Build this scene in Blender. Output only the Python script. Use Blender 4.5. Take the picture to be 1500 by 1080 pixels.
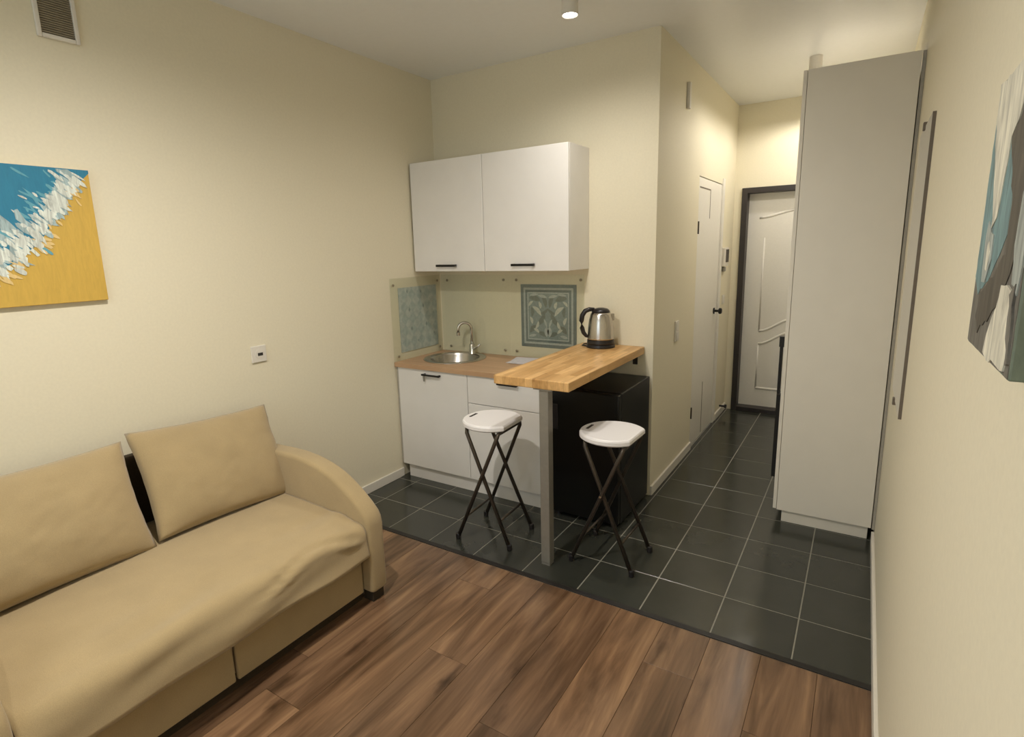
import bpy, bmesh, math, random
from mathutils import Matrix, Vector, noise

scene = bpy.context.scene
for o in list(bpy.data.objects):
    bpy.data.objects.remove(o, do_unlink=True)
COL = scene.collection

# ------------------------------------------------------------------ camera
RC = [[0.8412684635105486, -0.5343631248892596, -0.08199648200493952],
      [0.5398892371414599, 0.8225450391539109, 0.17871561258632057],
      [-0.028053233706888624, -0.19461682692377058, 0.9804781011102237]]
CP = (2.7277617, -2.1862845, 1.5858609)
cam_data = bpy.data.cameras.new('camera')
cam_data.sensor_width = 36.0
cam_data.lens = 822.2506 * 36.0 / 1500.0
cam_data.shift_x = 18.2218 / 1500.0
cam_data.shift_y = -11.4731 / 1500.0
cam_data.clip_start = 0.05
cam = bpy.data.objects.new('camera', cam_data)
COL.objects.link(cam)
M = Matrix.Identity(4)
for r in range(3):
    M[r][0] = RC[r][0]
    M[r][1] = RC[r][2]
    M[r][2] = -RC[r][1]
    M[r][3] = CP[r]
cam.matrix_world = M
scene.camera = cam

# ------------------------------------------------------------------ world, exposure
world = bpy.data.worlds.new('world')
scene.world = world
world.use_nodes = True
bg = world.node_tree.nodes['Background']
bg.inputs['Color'].default_value = (0.80, 0.90, 1.0, 1)      # even cool sky, let in by the added window as fill
bg.inputs['Strength'].default_value = 2.3
vs = scene.view_settings
vs.view_transform = 'Standard'
vs.look = 'None'
vs.gamma = 1.0
vs.use_curve_mapping = False
vs.exposure = 0.42

# light of the room: ceiling cylinder spots (built with their lamps below)
LAMP_W = {'room': 106.0, 'kitchen': 32.0, 'hall': 15.5, 'rear_fill': 30.0}
LAMP_COL = (1.0, 0.94, 0.86)
SPOT_DEG = 174.0
SPOT_BLEND = 0.95

# ------------------------------------------------------------------ dimensions
XL, XR = 0.035, 2.884          # left and right wall
YT = 0.0                       # tile / laminate joint
YB = 1.1645                    # kitchen back wall
XC = 1.676                     # corridor left wall
YE = 3.4325                    # corridor end wall
YN = -3.5                      # wall behind the viewer
H = 2.770

# ------------------------------------------------------------------ materials
MATS = {}

def nmat(name):
    m = bpy.data.materials.new(name)
    m.use_nodes = True
    MATS[name] = m
    nt = m.node_tree
    return m, nt, nt.nodes['Principled BSDF']

def N(nt, typ, **kw):
    n = nt.nodes.new(typ)
    for k, v in kw.items():
        if k in n.inputs:
            n.inputs[k].default_value = v
        else:
            setattr(n, k, v)
    return n

def lin(*c):
    def f(v):
        v /= 255.0
        return v / 12.92 if v <= 0.04045 else ((v + 0.055) / 1.055) ** 2.4
    return (f(c[0]), f(c[1]), f(c[2]), 1.0)

def mix_rgb(nt, fac, a, b, blend='MIX'):
    n = nt.nodes.new('ShaderNodeMix')
    n.data_type = 'RGBA'
    n.blend_type = blend
    for sock, v in ((0, fac), (6, a), (7, b)):
        if hasattr(v, 'is_output') or isinstance(v, bpy.types.NodeSocket):
            nt.links.new(v, n.inputs[sock])
        else:
            n.inputs[sock].default_value = v
    return n.outputs[2]

def ramp(nt, src, stops):
    r = nt.nodes.new('ShaderNodeValToRGB')
    els = r.color_ramp.elements
    while len(els) < len(stops):
        els.new(0.5)
    for e, (p, c) in zip(els, stops):
        e.position = p
        e.color = c if len(c) == 4 else (*c, 1)
    nt.links.new(src, r.inputs[0])
    return r.outputs[0]

def simple(name, col, rough=0.5, metal=0.0, scale=60.0, var=0.06, bump=0.02, coat=0.0, spec=0.5):
    """plain colour with a faint procedural mottling and relief"""
    m, nt, b = nmat(name)
    tc = N(nt, 'ShaderNodeTexCoord')
    no = N(nt, 'ShaderNodeTexNoise', Scale=scale, Detail=4.0)
    nt.links.new(tc.outputs['Object'], no.inputs['Vector'])
    d = tuple(max(0, c * (1 - var)) for c in col[:3]) + (1,)
    u = tuple(min(1, c * (1 + var)) for c in col[:3]) + (1,)
    nt.links.new(ramp(nt, no.outputs['Fac'], [(0.3, d), (0.7, u)]), b.inputs['Base Color'])
    b.inputs['Roughness'].default_value = rough
    b.inputs['Metallic'].default_value = metal
    b.inputs['Coat Weight'].default_value = coat
    b.inputs['Specular IOR Level'].default_value = spec
    if bump:
        bp = N(nt, 'ShaderNodeBump', Strength=bump, Distance=0.01)
        nt.links.new(no.outputs['Fac'], bp.inputs['Height'])
        nt.links.new(bp.outputs['Normal'], b.inputs['Normal'])
    return m

WALLC = (0.80, 0.74, 0.57, 1)
simple('wall_paint', WALLC, 0.72, scale=90, var=0.02, bump=0.012)
simple('ceiling_film', (0.86, 0.87, 0.87, 1), 0.34, scale=30, var=0.01, bump=0.0)
simple('trim_white', (0.76, 0.72, 0.64, 1), 0.4, var=0.02)
simple('cabinet_white', (0.82, 0.80, 0.77, 1), 0.38, scale=8, var=0.015, bump=0.0)
simple('wardrobe_white', (0.80, 0.755, 0.66, 1), 0.42, scale=8, var=0.015, bump=0.0)
simple('carcass_edge', (0.45, 0.42, 0.36, 1), 0.5)
simple('black_metal', (0.012, 0.011, 0.010, 1), 0.38, metal=0.3)
simple('black_gloss', (0.005, 0.005, 0.0045, 1), 0.30, scale=20, bump=0.0, spec=0.28)
simple('black_plastic', (0.014, 0.012, 0.013, 1), 0.35)
simple('steel', (0.55, 0.52, 0.48, 1), 0.24, metal=1.0, scale=200, var=0.05)
simple('chrome', (0.62, 0.60, 0.56, 1), 0.12, metal=1.0, var=0.02, bump=0)
simple('grey_post', (0.30, 0.285, 0.25, 1), 0.42, metal=0.45, var=0.04)
simple('stool_tube', (0.075, 0.060, 0.046, 1), 0.35, metal=0.55, var=0.08)
simple('stool_plastic', (0.86, 0.84, 0.84, 1), 0.38, scale=120, var=0.01)
simple('slot_dark', (0.03, 0.025, 0.02, 1), 0.8)
simple('grout', (0.26, 0.25, 0.205, 1), 0.8, scale=200, var=0.15)
simple('underlay', (0.035, 0.020, 0.012, 1), 0.8)
simple('joint_black', (0.012, 0.010, 0.009, 1), 0.55, var=0.2)
simple('door_white', (0.82, 0.79, 0.72, 1), 0.36, var=0.015, bump=0)
simple('door_groove', (0.16, 0.13, 0.10, 1), 0.6)
simple('entry_frame', (0.030, 0.024, 0.022, 1), 0.45, var=0.1)
simple('screen_dark', (0.05, 0.04, 0.035, 1), 0.2)
simple('vent_grille', (0.26, 0.22, 0.15, 1), 0.7, var=0.1)
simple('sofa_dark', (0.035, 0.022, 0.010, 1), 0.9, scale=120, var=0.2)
simple('paper', (0.62, 0.60, 0.62, 1), 0.6)
simple('screw', (0.33, 0.29, 0.21, 1), 0.4, metal=0.6)

def fabric(name, c):
    m, nt, b = nmat(name)
    tc = N(nt, 'ShaderNodeTexCoord')
    n1 = N(nt, 'ShaderNodeTexNoise', Scale=6.0, Detail=3.0)
    n2 = N(nt, 'ShaderNodeTexNoise', Scale=420.0, Detail=2.0)
    for n in (n1, n2):
        nt.links.new(tc.outputs['Object'], n.inputs['Vector'])
    base = ramp(nt, n1.outputs['Fac'], [(0.3, [x * .94 for x in c]), (0.7, [x * 1.05 for x in c])])
    fine = ramp(nt, n2.outputs['Fac'], [(0.3, (.86, .86, .86)), (0.7, (1, 1, 1))])
    nt.links.new(mix_rgb(nt, 1.0, base, fine, 'MULTIPLY'), b.inputs['Base Color'])
    b.inputs['Roughness'].default_value = 0.95
    b.inputs['Specular IOR Level'].default_value = 0.1
    b.inputs['Sheen Weight'].default_value = 0.25
    b.inputs['Sheen Roughness'].default_value = 0.6
    bp = N(nt, 'ShaderNodeBump', Strength=0.12, Distance=0.003)
    nt.links.new(n2.outputs['Fac'], bp.inputs['Height'])
    nt.links.new(bp.outputs['Normal'], b.inputs['Normal'])
    return m
fabric('sofa_fabric', (0.42, 0.315, 0.165))

def wood_planks():
    m, nt, b = nmat('plank_wood')
    tc = N(nt, 'ShaderNodeTexCoord')
    oi = N(nt, 'ShaderNodeObjectInfo')
    mul = N(nt, 'ShaderNodeMath', operation='MULTIPLY')
    mul.inputs[1].default_value = 47.0
    nt.links.new(oi.outputs['Random'], mul.inputs[0])
    cmb = N(nt, 'ShaderNodeCombineXYZ')
    nt.links.new(mul.outputs[0], cmb.inputs[0])
    nt.links.new(mul.outputs[0], cmb.inputs[1])
    add = N(nt, 'ShaderNodeVectorMath', operation='ADD')
    nt.links.new(tc.outputs['Object'], add.inputs[0])
    nt.links.new(cmb.outputs[0], add.inputs[1])
    mp = N(nt, 'ShaderNodeMapping')
    mp.inputs['Scale'].default_value = (13.0, 1.4, 1.0)
    nt.links.new(add.outputs[0], mp.inputs['Vector'])
    n1 = N(nt, 'ShaderNodeTexNoise', Scale=1.0, Detail=5.0, Roughness=0.55, Distortion=0.6)
    nt.links.new(mp.outputs[0], n1.inputs['Vector'])
    mp2 = N(nt, 'ShaderNodeMapping')
    mp2.inputs['Scale'].default_value = (90.0, 3.5, 1.0)
    nt.links.new(add.outputs[0], mp2.inputs['Vector'])
    n2 = N(nt, 'ShaderNodeTexNoise', Scale=1.0, Detail=3.0)
    nt.links.new(mp2.outputs[0], n2.inputs['Vector'])
    base = ramp(nt, n1.outputs['Fac'], [(0.28, (0.075, 0.043, 0.022)), (0.44, (0.145, 0.083, 0.045)),
                                        (0.56, (0.215, 0.126, 0.070)), (0.72, (0.32, 0.195, 0.105))])
    grain = ramp(nt, n2.outputs['Fac'], [(0.3, (.80, .78, .76)), (0.65, (1, 1, 1))])
    c = mix_rgb(nt, 0.6, base, grain, 'MULTIPLY')
    # knots
    mp3 = N(nt, 'ShaderNodeMapping')
    mp3.inputs['Scale'].default_value = (5.5, 2.2, 1.0)
    nt.links.new(add.outputs[0], mp3.inputs['Vector'])
    nz = N(nt, 'ShaderNodeTexNoise', Scale=7.0, Detail=2.0)
    nt.links.new(mp3.outputs[0], nz.inputs['Vector'])
    mv = N(nt, 'ShaderNodeVectorMath', operation='MULTIPLY_ADD')
    mv.inputs[1].default_value = (0.25, 0.25, 0)
    nt.links.new(nz.outputs['Color'], mv.inputs[0])
    nt.links.new(mp3.outputs[0], mv.inputs[2])
    vo = N(nt, 'ShaderNodeTexVoronoi', Scale=1.25)
    nt.links.new(mv.outputs[0], vo.inputs['Vector'])
    kn = ramp(nt, vo.outputs['Distance'], [(0.03, (0.30, 0.27, 0.25)), (0.22, (1, 1, 1))])
    c = mix_rgb(nt, 0.85, c, kn, 'MULTIPLY')
    tone = ramp(nt, oi.outputs['Random'], [(0.0, (0.76, 0.74, 0.74)), (0.4, (1.0, 0.98, 0.97)),
                                           (0.75, (1.15, 1.12, 1.08)), (1.0, (0.88, 0.84, 0.80))])
    c = mix_rgb(nt, 1.0, c, tone, 'MULTIPLY')
    nt.links.new(c, b.inputs['Base Color'])
    b.inputs['Roughness'].default_value = 0.23
    bp = N(nt, 'ShaderNodeBump', Strength=0.05, Distance=0.004)
    nt.links.new(n2.outputs['Fac'], bp.inputs['Height'])
    nt.links.new(bp.outputs['Normal'], b.inputs['Normal'])
wood_planks()

def tile_mat():
    m, nt, b = nmat('slate_tile')
    tc = N(nt, 'ShaderNodeTexCoord')
    oi = N(nt, 'ShaderNodeObjectInfo')
    sc = N(nt, 'ShaderNodeVectorMath', operation='ADD')
    cm = N(nt, 'ShaderNodeMath', operation='MULTIPLY')
    cm.inputs[1].default_value = 31.0
    nt.links.new(oi.outputs['Random'], cm.inputs[0])
    nt.links.new(tc.outputs['Object'], sc.inputs[0])
    nt.links.new(cm.outputs[0], sc.inputs[1])
    n1 = N(nt, 'ShaderNodeTexNoise', Scale=7.0, Detail=6.0, Roughness=0.6)
    n2 = N(nt, 'ShaderNodeTexNoise', Scale=12.0, Detail=2.0)
    for n in (n1, n2):
        nt.links.new(sc.outputs[0], n.inputs['Vector'])
    base = ramp(nt, n1.outputs['Fac'], [(0.25, (0.034, 0.036, 0.029)), (0.75, (0.042, 0.044, 0.036))])
    tone = ramp(nt, oi.outputs['Random'], [(0, (.88, .88, .88)), (1, (1.1, 1.1, 1.1))])
    nt.links.new(mix_rgb(nt, 1.0, base, tone, 'MULTIPLY'), b.inputs['Base Color'])
    r = ramp(nt, n2.outputs['Fac'], [(0.3, (.17, .17, .17)), (0.7, (.24, .24, .24))])
    nt.links.new(r, b.inputs['Roughness'])
    bp = N(nt, 'ShaderNodeBump', Strength=0.008, Distance=0.004)
    nt.links.new(n1.outputs['Fac'], bp.inputs['Height'])
    nt.links.new(bp.outputs['Normal'], b.inputs['Normal'])
tile_mat()

def butcher():
    m, nt, b = nmat('butcher_block')
    tc = N(nt, 'ShaderNodeTexCoord')
    mp = N(nt, 'ShaderNodeMapping')
    mp.inputs['Rotation'].default_value = (0, 0, math.radians(90))
    nt.links.new(tc.outputs['Object'], mp.inputs['Vector'])
    br = N(nt, 'ShaderNodeTexBrick', Scale=1.0)
    br.inputs['Color1'].default_value = (0.50, 0.275, 0.095, 1)
    br.inputs['Color2'].default_value = (0.80, 0.51, 0.225, 1)
    br.inputs['Mortar'].default_value = (0.46, 0.26, 0.10, 1)
    br.inputs['Mortar Size'].default_value = 0.0006
    br.inputs['Brick Width'].default_value = 0.24
    br.inputs['Row Height'].default_value = 0.042
    br.offset = 0.37
    nt.links.new(mp.outputs[0], br.inputs['Vector'])
    mp2 = N(nt, 'ShaderNodeMapping')
    mp2.inputs['Scale'].default_value = (60, 5, 30)
    nt.links.new(tc.outputs['Object'], mp2.inputs['Vector'])
    no = N(nt, 'ShaderNodeTexNoise', Scale=1.0, Detail=4.0, Distortion=0.4)
    nt.links.new(mp2.outputs[0], no.inputs['Vector'])
    g = ramp(nt, no.outputs['Fac'], [(0.3, (.80, .76, .70)), (0.65, (1.06, 1.05, 1.02))])
    c = mix_rgb(nt, 1.0, br.outputs['Color'], g, 'MULTIPLY')
    vo = N(nt, 'ShaderNodeTexVoronoi', Scale=9.0)
    nt.links.new(tc.outputs['Object'], vo.inputs['Vector'])
    k = ramp(nt, vo.outputs['Distance'], [(0.02, (.45, .36, .28)), (0.11, (1, 1, 1))])
    c = mix_rgb(nt, 0.8, c, k, 'MULTIPLY')
    nt.links.new(c, b.inputs['Base Color'])
    b.inputs['Roughness'].default_value = 0.35
butcher()

def laminate():
    m, nt, b = nmat('worktop_laminate')
    tc = N(nt, 'ShaderNodeTexCoord')
    mp = N(nt, 'ShaderNodeMapping')
    mp.inputs['Scale'].default_value = (3, 40, 10)
    nt.links.new(tc.outputs['Object'], mp.inputs['Vector'])
    no = N(nt, 'ShaderNodeTexNoise', Scale=1.0, Detail=4.0)
    nt.links.new(mp.outputs[0], no.inputs['Vector'])
    nt.links.new(ramp(nt, no.outputs['Fac'], [(0.3, (0.43, 0.265, 0.15)), (0.7, (0.56, 0.36, 0.21))]), b.inputs['Base Color'])
    b.inputs['Roughness'].default_value = 0.4
laminate()

def glass():
    m, nt, b = nmat('clear_glass')
    tr = N(nt, 'ShaderNodeBsdfTransparent')
    tr.inputs['Color'].default_value = (0.965, 0.975, 0.955, 1)
    gl = N(nt, 'ShaderNodeBsdfGlossy', Roughness=0.06)
    lw0 = N(nt, 'ShaderNodeLayerWeight', Blend=0.5)
    pw = N(nt, 'ShaderNodeMath', operation='POWER')
    pw.inputs[1].default_value = 5.0
    nt.links.new(lw0.outputs['Facing'], pw.inputs[0])
    lw = N(nt, 'ShaderNodeMath', operation='MULTIPLY_ADD')
    lw.inputs[1].default_value = 0.9
    lw.inputs[2].default_value = 0.035
    nt.links.new(pw.outputs[0], lw.inputs[0])
    mx = N(nt, 'ShaderNodeMixShader')
    nt.links.new(lw.outputs[0], mx.inputs[0])
    nt.links.new(tr.outputs[0], mx.inputs[1])
    nt.links.new(gl.outputs[0], mx.inputs[2])
    nt.links.new(mx.outputs[0], nt.nodes['Material Output'].inputs['Surface'])
glass()

def mirror():
    m, nt, b = nmat('mirror_silver')
    b.inputs['Base Color'].default_value = (0.80, 0.80, 0.78, 1)
    b.inputs['Metallic'].default_value = 1.0
    b.inputs['Roughness'].default_value = 0.03
mirror()

def lamp_glow():
    m, nt, b = nmat('lamp_glow')
    e = N(nt, 'ShaderNodeEmission', Strength=14.0)
    e.inputs['Color'].default_value = (1.0, 0.93, 0.82, 1)
    nt.links.new(e.outputs[0], nt.nodes['Material Output'].inputs['Surface'])
lamp_glow()

def quilt_print():
    m, nt, b = nmat('quilt_print')
    tc = N(nt, 'ShaderNodeTexCoord')
    mp = N(nt, 'ShaderNodeMapping')
    mp.inputs['Rotation'].default_value = (math.radians(45), 0, 0)
    nt.links.new(tc.outputs['Object'], mp.inputs['Vector'])
    ch = N(nt, 'ShaderNodeTexChecker', Scale=17.0)
    ch.inputs['Color1'].default_value = (0.47, 0.545, 0.545, 1)
    ch.inputs['Color2'].default_value = (0.56, 0.61, 0.595, 1)
    nt.links.new(mp.outputs[0], ch.inputs['Vector'])
    no = N(nt, 'ShaderNodeTexNoise', Scale=28.0, Detail=3.0)
    nt.links.new(tc.outputs['Object'], no.inputs['Vector'])
    g = ramp(nt, no.outputs['Fac'], [(0.35, (.84, .86, .86)), (0.65, (1.08, 1.06, 1.04))])
    nt.links.new(mix_rgb(nt, 1.0, ch.outputs['Color'], g, 'MULTIPLY'), b.inputs['Base Color'])
    b.inputs['Roughness'].default_value = 0.4
quilt_print()
simple('quilt_accent', (0.30, 0.36, 0.36, 1), 0.4)

for nm, c in (('print_dark', (0.165, 0.205, 0.205)), ('print_mid', (0.245, 0.30, 0.29)), ('print_pale', (0.44, 0.475, 0.455)),
              ('print_deep', (0.175, 0.20, 0.175)), ('print_cream', (0.56, 0.57, 0.50))):
    simple(nm, (*c, 1), 0.4, scale=90, var=0.12, bump=0)

def paint_mat(name, c):
    """oil paint: streaky colour and ridged relief along the brush"""
    m, nt, b = nmat(name)
    tc = N(nt, 'ShaderNodeTexCoord')
    mp = N(nt, 'ShaderNodeMapping')
    mp.inputs['Rotation'].default_value = (math.radians(24), 0, 0)
    mp.inputs['Scale'].default_value = (30, 85, 16)
    nt.links.new(tc.outputs['Object'], mp.inputs['Vector'])
    n1 = N(nt, 'ShaderNodeTexNoise', Scale=1.0, Detail=4.0, Distortion=0.8)
    nt.links.new(mp.outputs[0], n1.inputs['Vector'])
    k = 0.06 if 'sand' in name or 'sea' in name else 0.30
    d = tuple(x * (1 - k) for x in c)
    u = tuple(min(1, x * (1 + k)) for x in c)
    nt.links.new(ramp(nt, n1.outputs['Fac'], [(0.32, d), (0.68, u)]), b.inputs['Base Color'])
    b.inputs['Roughness'].default_value = 0.6
    bp = N(nt, 'ShaderNodeBump', Strength=0.15, Distance=0.003)
    nt.links.new(n1.outputs['Fac'], bp.inputs['Height'])
    nt.links.new(bp.outputs['Normal'], b.inputs['Normal'])
for nm, c in (('paint_sea', (0.022, 0.205, 0.335)), ('paint_sea_light', (0.12, 0.36, 0.45)), ('paint_foam', (0.66, 0.70, 0.64)),
              ('paint_foam_grey', (0.36, 0.47, 0.48)), ('paint_sand', (0.62, 0.40, 0.075)), ('paint_sand_light', (0.76, 0.56, 0.24)),
              ('paint_teal', (0.16, 0.265, 0.275)), ('paint_umber', (0.085, 0.075, 0.058)), ('paint_grey', (0.145, 0.135, 0.115)),
              ('paint_white', (0.66, 0.63, 0.52)), ('paint_green', (0.165, 0.20, 0.15)), ('paint_mist', (0.36, 0.39, 0.36))):
    paint_mat(nm, c)

# ------------------------------------------------------------------ mesh helpers
def box(bm, x0, x1, y0, y1, z0, z1):
    v = [bm.verts.new(p) for p in ((x0, y0, z0), (x1, y0, z0), (x1, y1, z0), (x0, y1, z0),
                                   (x0, y0, z1), (x1, y0, z1), (x1, y1, z1), (x0, y1, z1))]
    for f in ((0, 3, 2, 1), (4, 5, 6, 7), (0, 1, 5, 4), (1, 2, 6, 5), (2, 3, 7, 6), (3, 0, 4, 7)):
        bm.faces.new([v[i] for i in f])
    return v

def boxm(*a):
    bm = bmesh.new()
    box(bm, *a)
    return bm

def tube(bm, pts, r, seg=12, cap=True):
    pts = [Vector(p) for p in pts]
    rad = r if isinstance(r, (list, tuple)) else [r] * len(pts)
    rings = []
    ref = None
    for i, p in enumerate(pts):
        if i == 0:
            t = (pts[1] - p)
        elif i == len(pts) - 1:
            t = (p - pts[i - 1])
        else:
            t = (pts[i + 1] - p).normalized() + (p - pts[i - 1]).normalized()
        t.normalize()
        if ref is None:
            ref = Vector((0, 0, 1)) if abs(t.z) < 0.9 else Vector((1, 0, 0))
        a = t.cross(ref).normalized()
        b = t.cross(a).normalized()
        ref = b.cross(t).normalized() if False else ref
        rings.append([bm.verts.new(p + (a * math.cos(k * 2 * math.pi / seg) + b * math.sin(k * 2 * math.pi / seg)) * rad[i]) for k in range(seg)])
    for r0, r1 in zip(rings, rings[1:]):
        for k in range(seg):
            bm.faces.new((r0[k], r0[(k + 1) % seg], r1[(k + 1) % seg], r1[k]))
    if cap:
        bm.faces.new(rings[0][::-1])
        bm.faces.new(rings[-1])

def lathe(bm, prof, cx=0.0, cy=0.0, seg=32, sx=1.0, sy=1.0):
    """prof: (r, z) pairs"""
    rings = []
    for r, z in prof:
        if r < 1e-6:
            rings.append([bm.verts.new((cx, cy, z))])
        else:
            rings.append([bm.verts.new((cx + sx * r * math.cos(k * 2 * math.pi / seg), cy + sy * r * math.sin(k * 2 * math.pi / seg), z)) for k in range(seg)])
    for a, b in zip(rings, rings[1:]):
        for k in range(seg):
            k2 = (k + 1) % seg
            if len(a) == 1 and len(b) == 1:
                continue
            if len(a) == 1:
                bm.faces.new((a[0], b[k2], b[k]))
            elif len(b) == 1:
                bm.faces.new((a[k], a[k2], b[0]))
            else:
                bm.faces.new((a[k], a[k2], b[k2], b[k]))

def prism(bm, pts, axis, a0, a1):
    """extrude a polygon; pts are in the two other axes, in xyz order"""
    def P(p, a):
        if axis == 'x':
            return (a, p[0], p[1])
        if axis == 'y':
            return (p[0], a, p[1])
        return (p[0], p[1], a)
    v0 = [bm.verts.new(P(p, a0)) for p in pts]
    v1 = [bm.verts.new(P(p, a1)) for p in pts]
    n = len(pts)
    bm.faces.new(v0[::-1])
    bm.faces.new(v1)
    for i in range(n):
        bm.faces.new((v0[i], v0[(i + 1) % n], v1[(i + 1) % n], v1[i]))

def obj(name, bm, mat, parent=None, bevel=0.0, smooth=False, seg=2, tri=False, local=False, subsurf=0):
    bmesh.ops.recalc_face_normals(bm, faces=bm.faces[:])
    me = bpy.data.meshes.new(name)
    bm.to_mesh(me)
    bm.free()
    me.materials.append(MATS[mat])
    o = bpy.data.objects.new(name, me)
    COL.objects.link(o)
    if parent is not None:
        o.parent = parent
        if not local:
            # geometry is given in world space: undo the chain of parents
            off = Vector((0, 0, 0))
            q = parent
            while q is not None:
                off += q.location
                q = q.parent
            o.location = -off
            me.transform(Matrix.Identity(4))
    if smooth:
        for p in me.polygons:
            p.use_smooth = True
    if bevel:
        md = o.modifiers.new('bevel', 'BEVEL')
        md.width = bevel
        md.segments = seg
        md.limit_method = 'ANGLE'
        md.angle_limit = math.radians(35)
        if smooth:
            md.harden_normals = False
    if subsurf:
        md = o.modifiers.new('subsurf', 'SUBSURF')
        md.levels = md.render_levels = subsurf
    return o

def recenter(o):
    """put a top-level mesh's origin at the bottom centre of its geometry"""
    me = o.data
    xs = [v.co for v in me.vertices]
    c = Vector(((min(v.x for v in xs) + max(v.x for v in xs)) / 2, (min(v.y for v in xs) + max(v.y for v in xs)) / 2, min(v.z for v in xs)))
    me.transform(Matrix.Translation(-c))
    o.location = o.location + c
    return o

def tag(o, label, cat, group=None, kind=None):
    o['label'] = label
    o['category'] = cat
    if group:
        o['group'] = group
    if kind:
        o['kind'] = kind
    return o

def thing(name, label, cat, loc=(0, 0, 0), rotz=0.0, group=None, kind=None):
    o = bpy.data.objects.new(name, None)
    o.empty_display_size = 0.1
    COL.objects.link(o)
    o.location = loc
    o.rotation_euler = (0, 0, rotz)
    return tag(o, label, cat, group, kind)

def struct(name, bm, mat, label, cat, bevel=0.0):
    o = obj(name, bm, mat, None, bevel)
    tag(o, label, cat, None, 'structure')
    return o

# ------------------------------------------------------------------ shell
T = 0.12
struct('ceiling', boxm(XL - T, XR + T, YN - T, YE + T, H, H + 0.1), 'ceiling_film', 'smooth pale satin ceiling over room and corridor', 'ceiling')
struct('wall_left', boxm(XL - T, XL, YN - T, YB + T, 0, H), 'wall_paint', 'plain beige wall behind the sofa', 'wall')
struct('wall_back', boxm(XL, XC - T, YB, YB + T, 0, H), 'wall_paint', 'plain beige wall behind the kitchen units', 'wall')
DY0, DY1, DZ = 2.135, 2.93, 2.065
bm = bmesh.new()
box(bm, XC - T, XC, YB, DY0, 0, H)
box(bm, XC - T, XC, DY1, YE + T, 0, H)
box(bm, XC - T, XC, DY0, DY1, DZ, H)
struct('wall_corridor', bm, 'wall_paint', 'beige corridor wall holding the white inner door', 'wall')
EX0, EX1, EZ = 1.742, 2.66, 2.062
bm = bmesh.new()
box(bm, XC, EX0, YE, YE + T, 0, H)
box(bm, EX1, XR + T, YE, YE + T, 0, H)
box(bm, EX0, EX1, YE, YE + T, EZ, H)
struct('wall_end', bm, 'wall_paint', 'cream wall around the entrance door at the corridor end', 'wall')
struct('wall_right', boxm(XR, XR + T, YN - T, YE, 0, H), 'wall_paint', 'plain beige wall on the right with a small painting', 'wall')
NX0, NX1, NZ0, NZ1 = 0.55, 2.25, 0.85, 2.40
bm = bmesh.new()
box(bm, XL, NX0, YN - T, YN, 0, H)
box(bm, NX1, XR, YN - T, YN, 0, H)
box(bm, NX0, NX1, YN - T, YN, 0, NZ0)
box(bm, NX0, NX1, YN - T, YN, NZ1, H)
struct('wall_rear', bm, 'wall_paint', 'plain beige wall behind the viewer, holding the added window', 'wall')
wn = thing('fill_window', 'white framed window added behind the viewer for fill light, unseen', 'window', ((NX0 + NX1) / 2, YN - 0.06, NZ0), kind='structure')  # unseen window, added so daylight lifts the walls and cabinet fronts
bm = bmesh.new()
fq = 0.055
box(bm, NX0, NX0 + fq, YN - 0.09, YN - 0.03, NZ0, NZ1)
box(bm, NX1 - fq, NX1, YN - 0.09, YN - 0.03, NZ0, NZ1)
box(bm, NX0 + fq, NX1 - fq, YN - 0.09, YN - 0.03, NZ0, NZ0 + fq)
box(bm, NX0 + fq, NX1 - fq, YN - 0.09, YN - 0.03, NZ1 - fq, NZ1)
xm_ = (NX0 + NX1) / 2
box(bm, xm_ - 0.04, xm_ + 0.04, YN - 0.09, YN - 0.03, NZ0 + fq, NZ1 - fq)
obj('frame', bm, 'trim_white', wn, 0.004)
for a_, b_ in ((NX0 + fq, xm_ - 0.04), (xm_ + 0.04, NX1 - fq)):
    obj('pane', boxm(a_, b_, YN - 0.063, YN - 0.058, NZ0 + fq, NZ1 - fq), 'clear_glass', wn)
obj('sill', boxm(NX0 - 0.04, NX1 + 0.04, YN - 0.03, YN + 0.10, NZ0 - 0.025, NZ0), 'trim_white', wn, 0.004)
pl_ = bpy.data.lights.new('fill_window_portal', 'AREA')          # guides sampling of the sky through the added window
pl_.shape = 'RECTANGLE'
pl_.size, pl_.size_y = NX1 - NX0, NZ1 - NZ0
pl_.cycles.is_portal = True
po = bpy.data.objects.new('fill_window_portal', pl_)
COL.objects.link(po)
po.parent = wn
po.location = (0, -0.08, (NZ1 - NZ0) / 2)
po.rotation_euler = (math.radians(90), 0, 0)

# floor slab with planks and tiles as pieces
bm = bmesh.new()
box(bm, XL - T, XR + T, -0.031, YE + T, -0.08, -0.0013)
wv_ = box(bm, XL - T, XR + T, YN - T, -0.031, -0.08, -0.0035)
for f_ in {f for v in wv_ for f in v.link_faces}:
    f_.material_index = 1
floor = obj('floor', bm, 'grout')
tag(floor, 'dark walnut laminate and slate grey tiled floor', 'floor', None, 'structure')
floor.data.materials.append(MATS['underlay'])

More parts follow.
